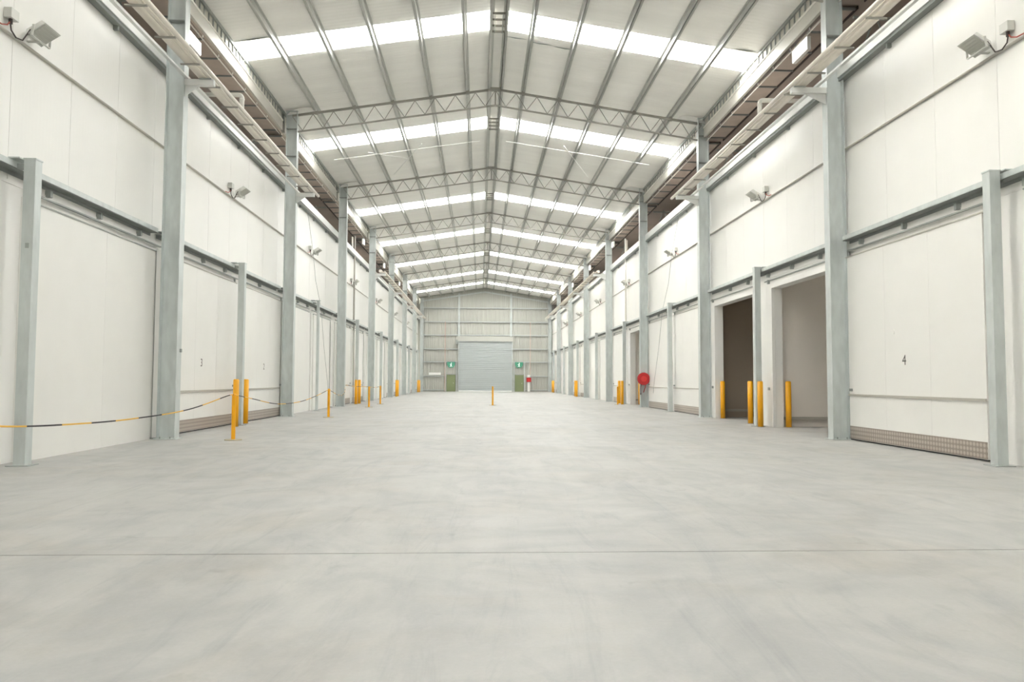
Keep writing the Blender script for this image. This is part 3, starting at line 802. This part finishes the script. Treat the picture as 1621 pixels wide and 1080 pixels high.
# ------------------------------------------------------------------ bollards
boll = [('tube', MB().tube((0, 0, .0), (0, 0, 1.34), .082, 20).mesh('tube', m_yellow)),
        ('cap', MB().tube((0, 0, 1.34), (0, 0, 1.37), .082, 20, r2=.06).mesh('cap', m_yellow)),
        ('ring', MB().tube((0, 0, 0.0), (0, 0, .012), .10, 20).mesh('ring', m_floor))]
for _n, me in boll:
    for p in me.polygons: p.use_smooth = len(p.vertices) == 4
BOLL = [(-7.02, 22.06, 'yellow bollard behind the nearest chain stanchion, left of the pair on the left'),
        (-7.22, 23.63, 'yellow bollard before the door marked 2, right of the pair on the left'),
        (-6.95, 42.7, 'yellow bollard, nearer of the pair by the third left bay'),
        (-6.93, 43.7, 'yellow bollard, farther of the pair by the third left bay'),
        (-6.9, 62.6, 'yellow bollard, nearer of the small pair by the fifth left bay'),
        (-6.95, 64.2, 'yellow bollard, farther of the small pair by the fifth left bay'),
        (-6.95, 84.9, 'tiny yellow bollard near the far left corner, nearer one'),
        (-6.88, 86.2, 'tiny yellow bollard near the far left corner, farther one'),
        (9.14, 22.05, 'yellow bollard inside the nearer open doorway on the right'),
        (8.38, 22.28, 'yellow bollard before the white frame between the two open doorways'),
        (8.70, 24.0, 'yellow bollard at the near side of the dark doorway'),
        (8.88, 27.32, 'yellow bollard at the far side of the dark doorway'),
        (9.22, 43.3, 'yellow bollard half hidden behind the hose reel column'),
        (8.20, 43.3, 'yellow bollard, nearer of the pair beyond the hose reel'),
        (8.40, 45.3, 'yellow bollard, farther of the pair beyond the hose reel'),
        (8.22, 64.0, 'yellow bollard, nearer of the small pair in the fifth right bay'),
        (8.30, 65.6, 'yellow bollard, farther of the small pair in the fifth right bay'),
        (8.35, 85.6, 'tiny yellow bollard near the far right corner, nearer one'),
        (8.40, 87.4, 'tiny yellow bollard near the far right corner, farther one')]
for x, y, lab in BOLL:
    r = root('bollard', (x, y, 0), lab, 'bollard', 'yellow bollards')
    for n, me in boll: link(n, me, r)

# ------------------------------------------------------------------ stanchions and ropes
st = [('post', MB().tube((0, 0, .02), (0, 0, 1.02), .045, 14).mesh('post', m_yellow)),
      ('base', MB().tube((0, 0, 0), (0, 0, .02), .19, 20).mesh('base', mat('stanchion_base', (.42, .37, .25), .6))),
      ('hook', MB().tube((0, -.06, 1.0), (0, .06, 1.0), .014, 8).tube((0, 0, 1.02), (0, 0, 1.04), .05, 12, r2=.03).mesh('hook', m_yellow))]
st_o = mat('faded_orange_paint', (.74, .42, .14), .5)
STAN = [(-5.53, 7.3, 'yellow chain stanchion out of frame at the left'), (-5.53, 17.25, 'yellow chain stanchion nearest the camera, before the left bollards'),
        (-5.48, 27.66, 'yellow chain stanchion standing by the second left column'), (-5.53, 37.93, 'slim yellow stanchion before the third left bay, nearer of two'),
        (-5.62, 42.9, 'slim yellow stanchion before the third left bay, farther of two'), (.69, 41.2, 'lone slim faded orange stanchion in the middle of the floor'),
        (7.86, 42.9, 'pale yellow stanchion left of the bollards beyond the hose reel')]
for x, y, lab in STAN[1:]:
    r = root('chain_stanchion', (x, y, 0), lab, 'stanchion', 'chain stanchions')
    for n, me in st: link(n, me, r)
def rope(pts, label, n_sec, r_=.011, thin=False):
    """rope of alternating black and yellow lengths through the points"""
    r = root('barrier_rope', (0, 0, 0), label, 'rope', 'barrier ropes')
    P = [Vector(p) for p in pts]
    def cr(t):
        f = t * (len(P) - 1); i = min(int(f), len(P) - 2); u = f - i
        p0, p1, p2, p3 = P[max(i - 1, 0)], P[i], P[i + 1], P[min(i + 2, len(P) - 1)]
        return .5 * ((2 * p1) + (p2 - p0) * u + (2 * p0 - 5 * p1 + 4 * p2 - p3) * u * u + (3 * p1 - p0 - 3 * p2 + p3) * u ** 3)
    for k in range(n_sec):
        seg = [cr((k + q / 4) / n_sec) for q in range(5)]
        MB().path(seg, r_, 6).build('rope_length', m_black if k % 2 else m_ropey, r)
rope([(-5.53, 7.3, 1.0), (-5.53, 8.97, .81), (-5.53, 10.77, .74), (-5.53, 12.5, .73), (-5.53, 14.65, .79), (-5.53, 16.8, 1.0), (-5.53, 17.2, 1.02)], 'sagging black and yellow rope from the left frame edge to the nearest stanchion', 14)
rope([(-5.53, 17.25, 1.02), (-5.52, 18.54, .90), (-5.51, 20.84, .70), (-5.5, 23.37, .69), (-5.49, 25.58, .82), (-5.48, 27.66, 1.01)], 'sagging black and yellow rope between the first and second stanchions', 15)
rope([(-5.48, 27.66, 1.01), (-5.7, 30.2, .80), (-6.1, 33.6, .68), (-6.5, 36.6, .76), (-6.86, 38.7, .95)], 'thin rope from the second stanchion back to the third left column', 13, .010)
rope([(-6.86, 38.95, 1.1), (-6.3, 38.4, 1.03), (-5.55, 37.93, 1.01), (-5.58, 40.4, .96), (-5.62, 42.9, 1.0)], 'thin rope joining the two slim stanchions to the third left column', 11, .010)

# ------------------------------------------------------------------ hose reel on the third right column
r = root('hose_reel', (8.41, 38.66, 1.47), 'round red fire hose reel on the third right column', 'hose reel')
MB().tube((0, -.02, 0), (0, -.20, 0), .31, 28).build('drum', m_red, r, smooth=True, bevel=.01)
MB().tube((0, -.20, 0), (0, -.215, 0), .15, 24).build('side_disc', m_red_l, r)
MB().tube((0, -.215, 0), (0, -.26, 0), .07, 16).build('hub', m_red_l, r)
MB().tube((0, -.05, 0), (0, -.17, 0), .325, 28).build('hose_coil', m_hose, r)
MB().box(-.03, .03, -.04, .12, -.05, .05).build('wall_bracket', m_galv_d, r)
MB().path([(.10, -.12, -.30), (.08, -.12, -.45), (.02, -.10, -.62), (.0, -.08, -.70)], .022, 8).build('hose_tail', m_hose, r)
MB().path([(-.14, -.12, -.28), (-.16, -.10, -.45), (-.15, -.09, -.72)], .02, 8).tube((-.15, -.09, -.72), (-.15, -.09, -.82), .03, 8).build('nozzle', m_dark, r)

# small items on the nearest columns and doors
tag(MB().box(-6.91, -6.87, 17.62, 17.68, 1.98, 2.06).build('switch_box', m_galv_d, bevel=.006), 'small grey switch box on the hall face of the nearest left column', 'switch')
tag(MB().tube((8.72, 15.5, 2.42), (8.69, 15.5, 2.42), .055, 14).build('door_stud', m_door), 'small pale round stud on the door marked 4', 'stud')
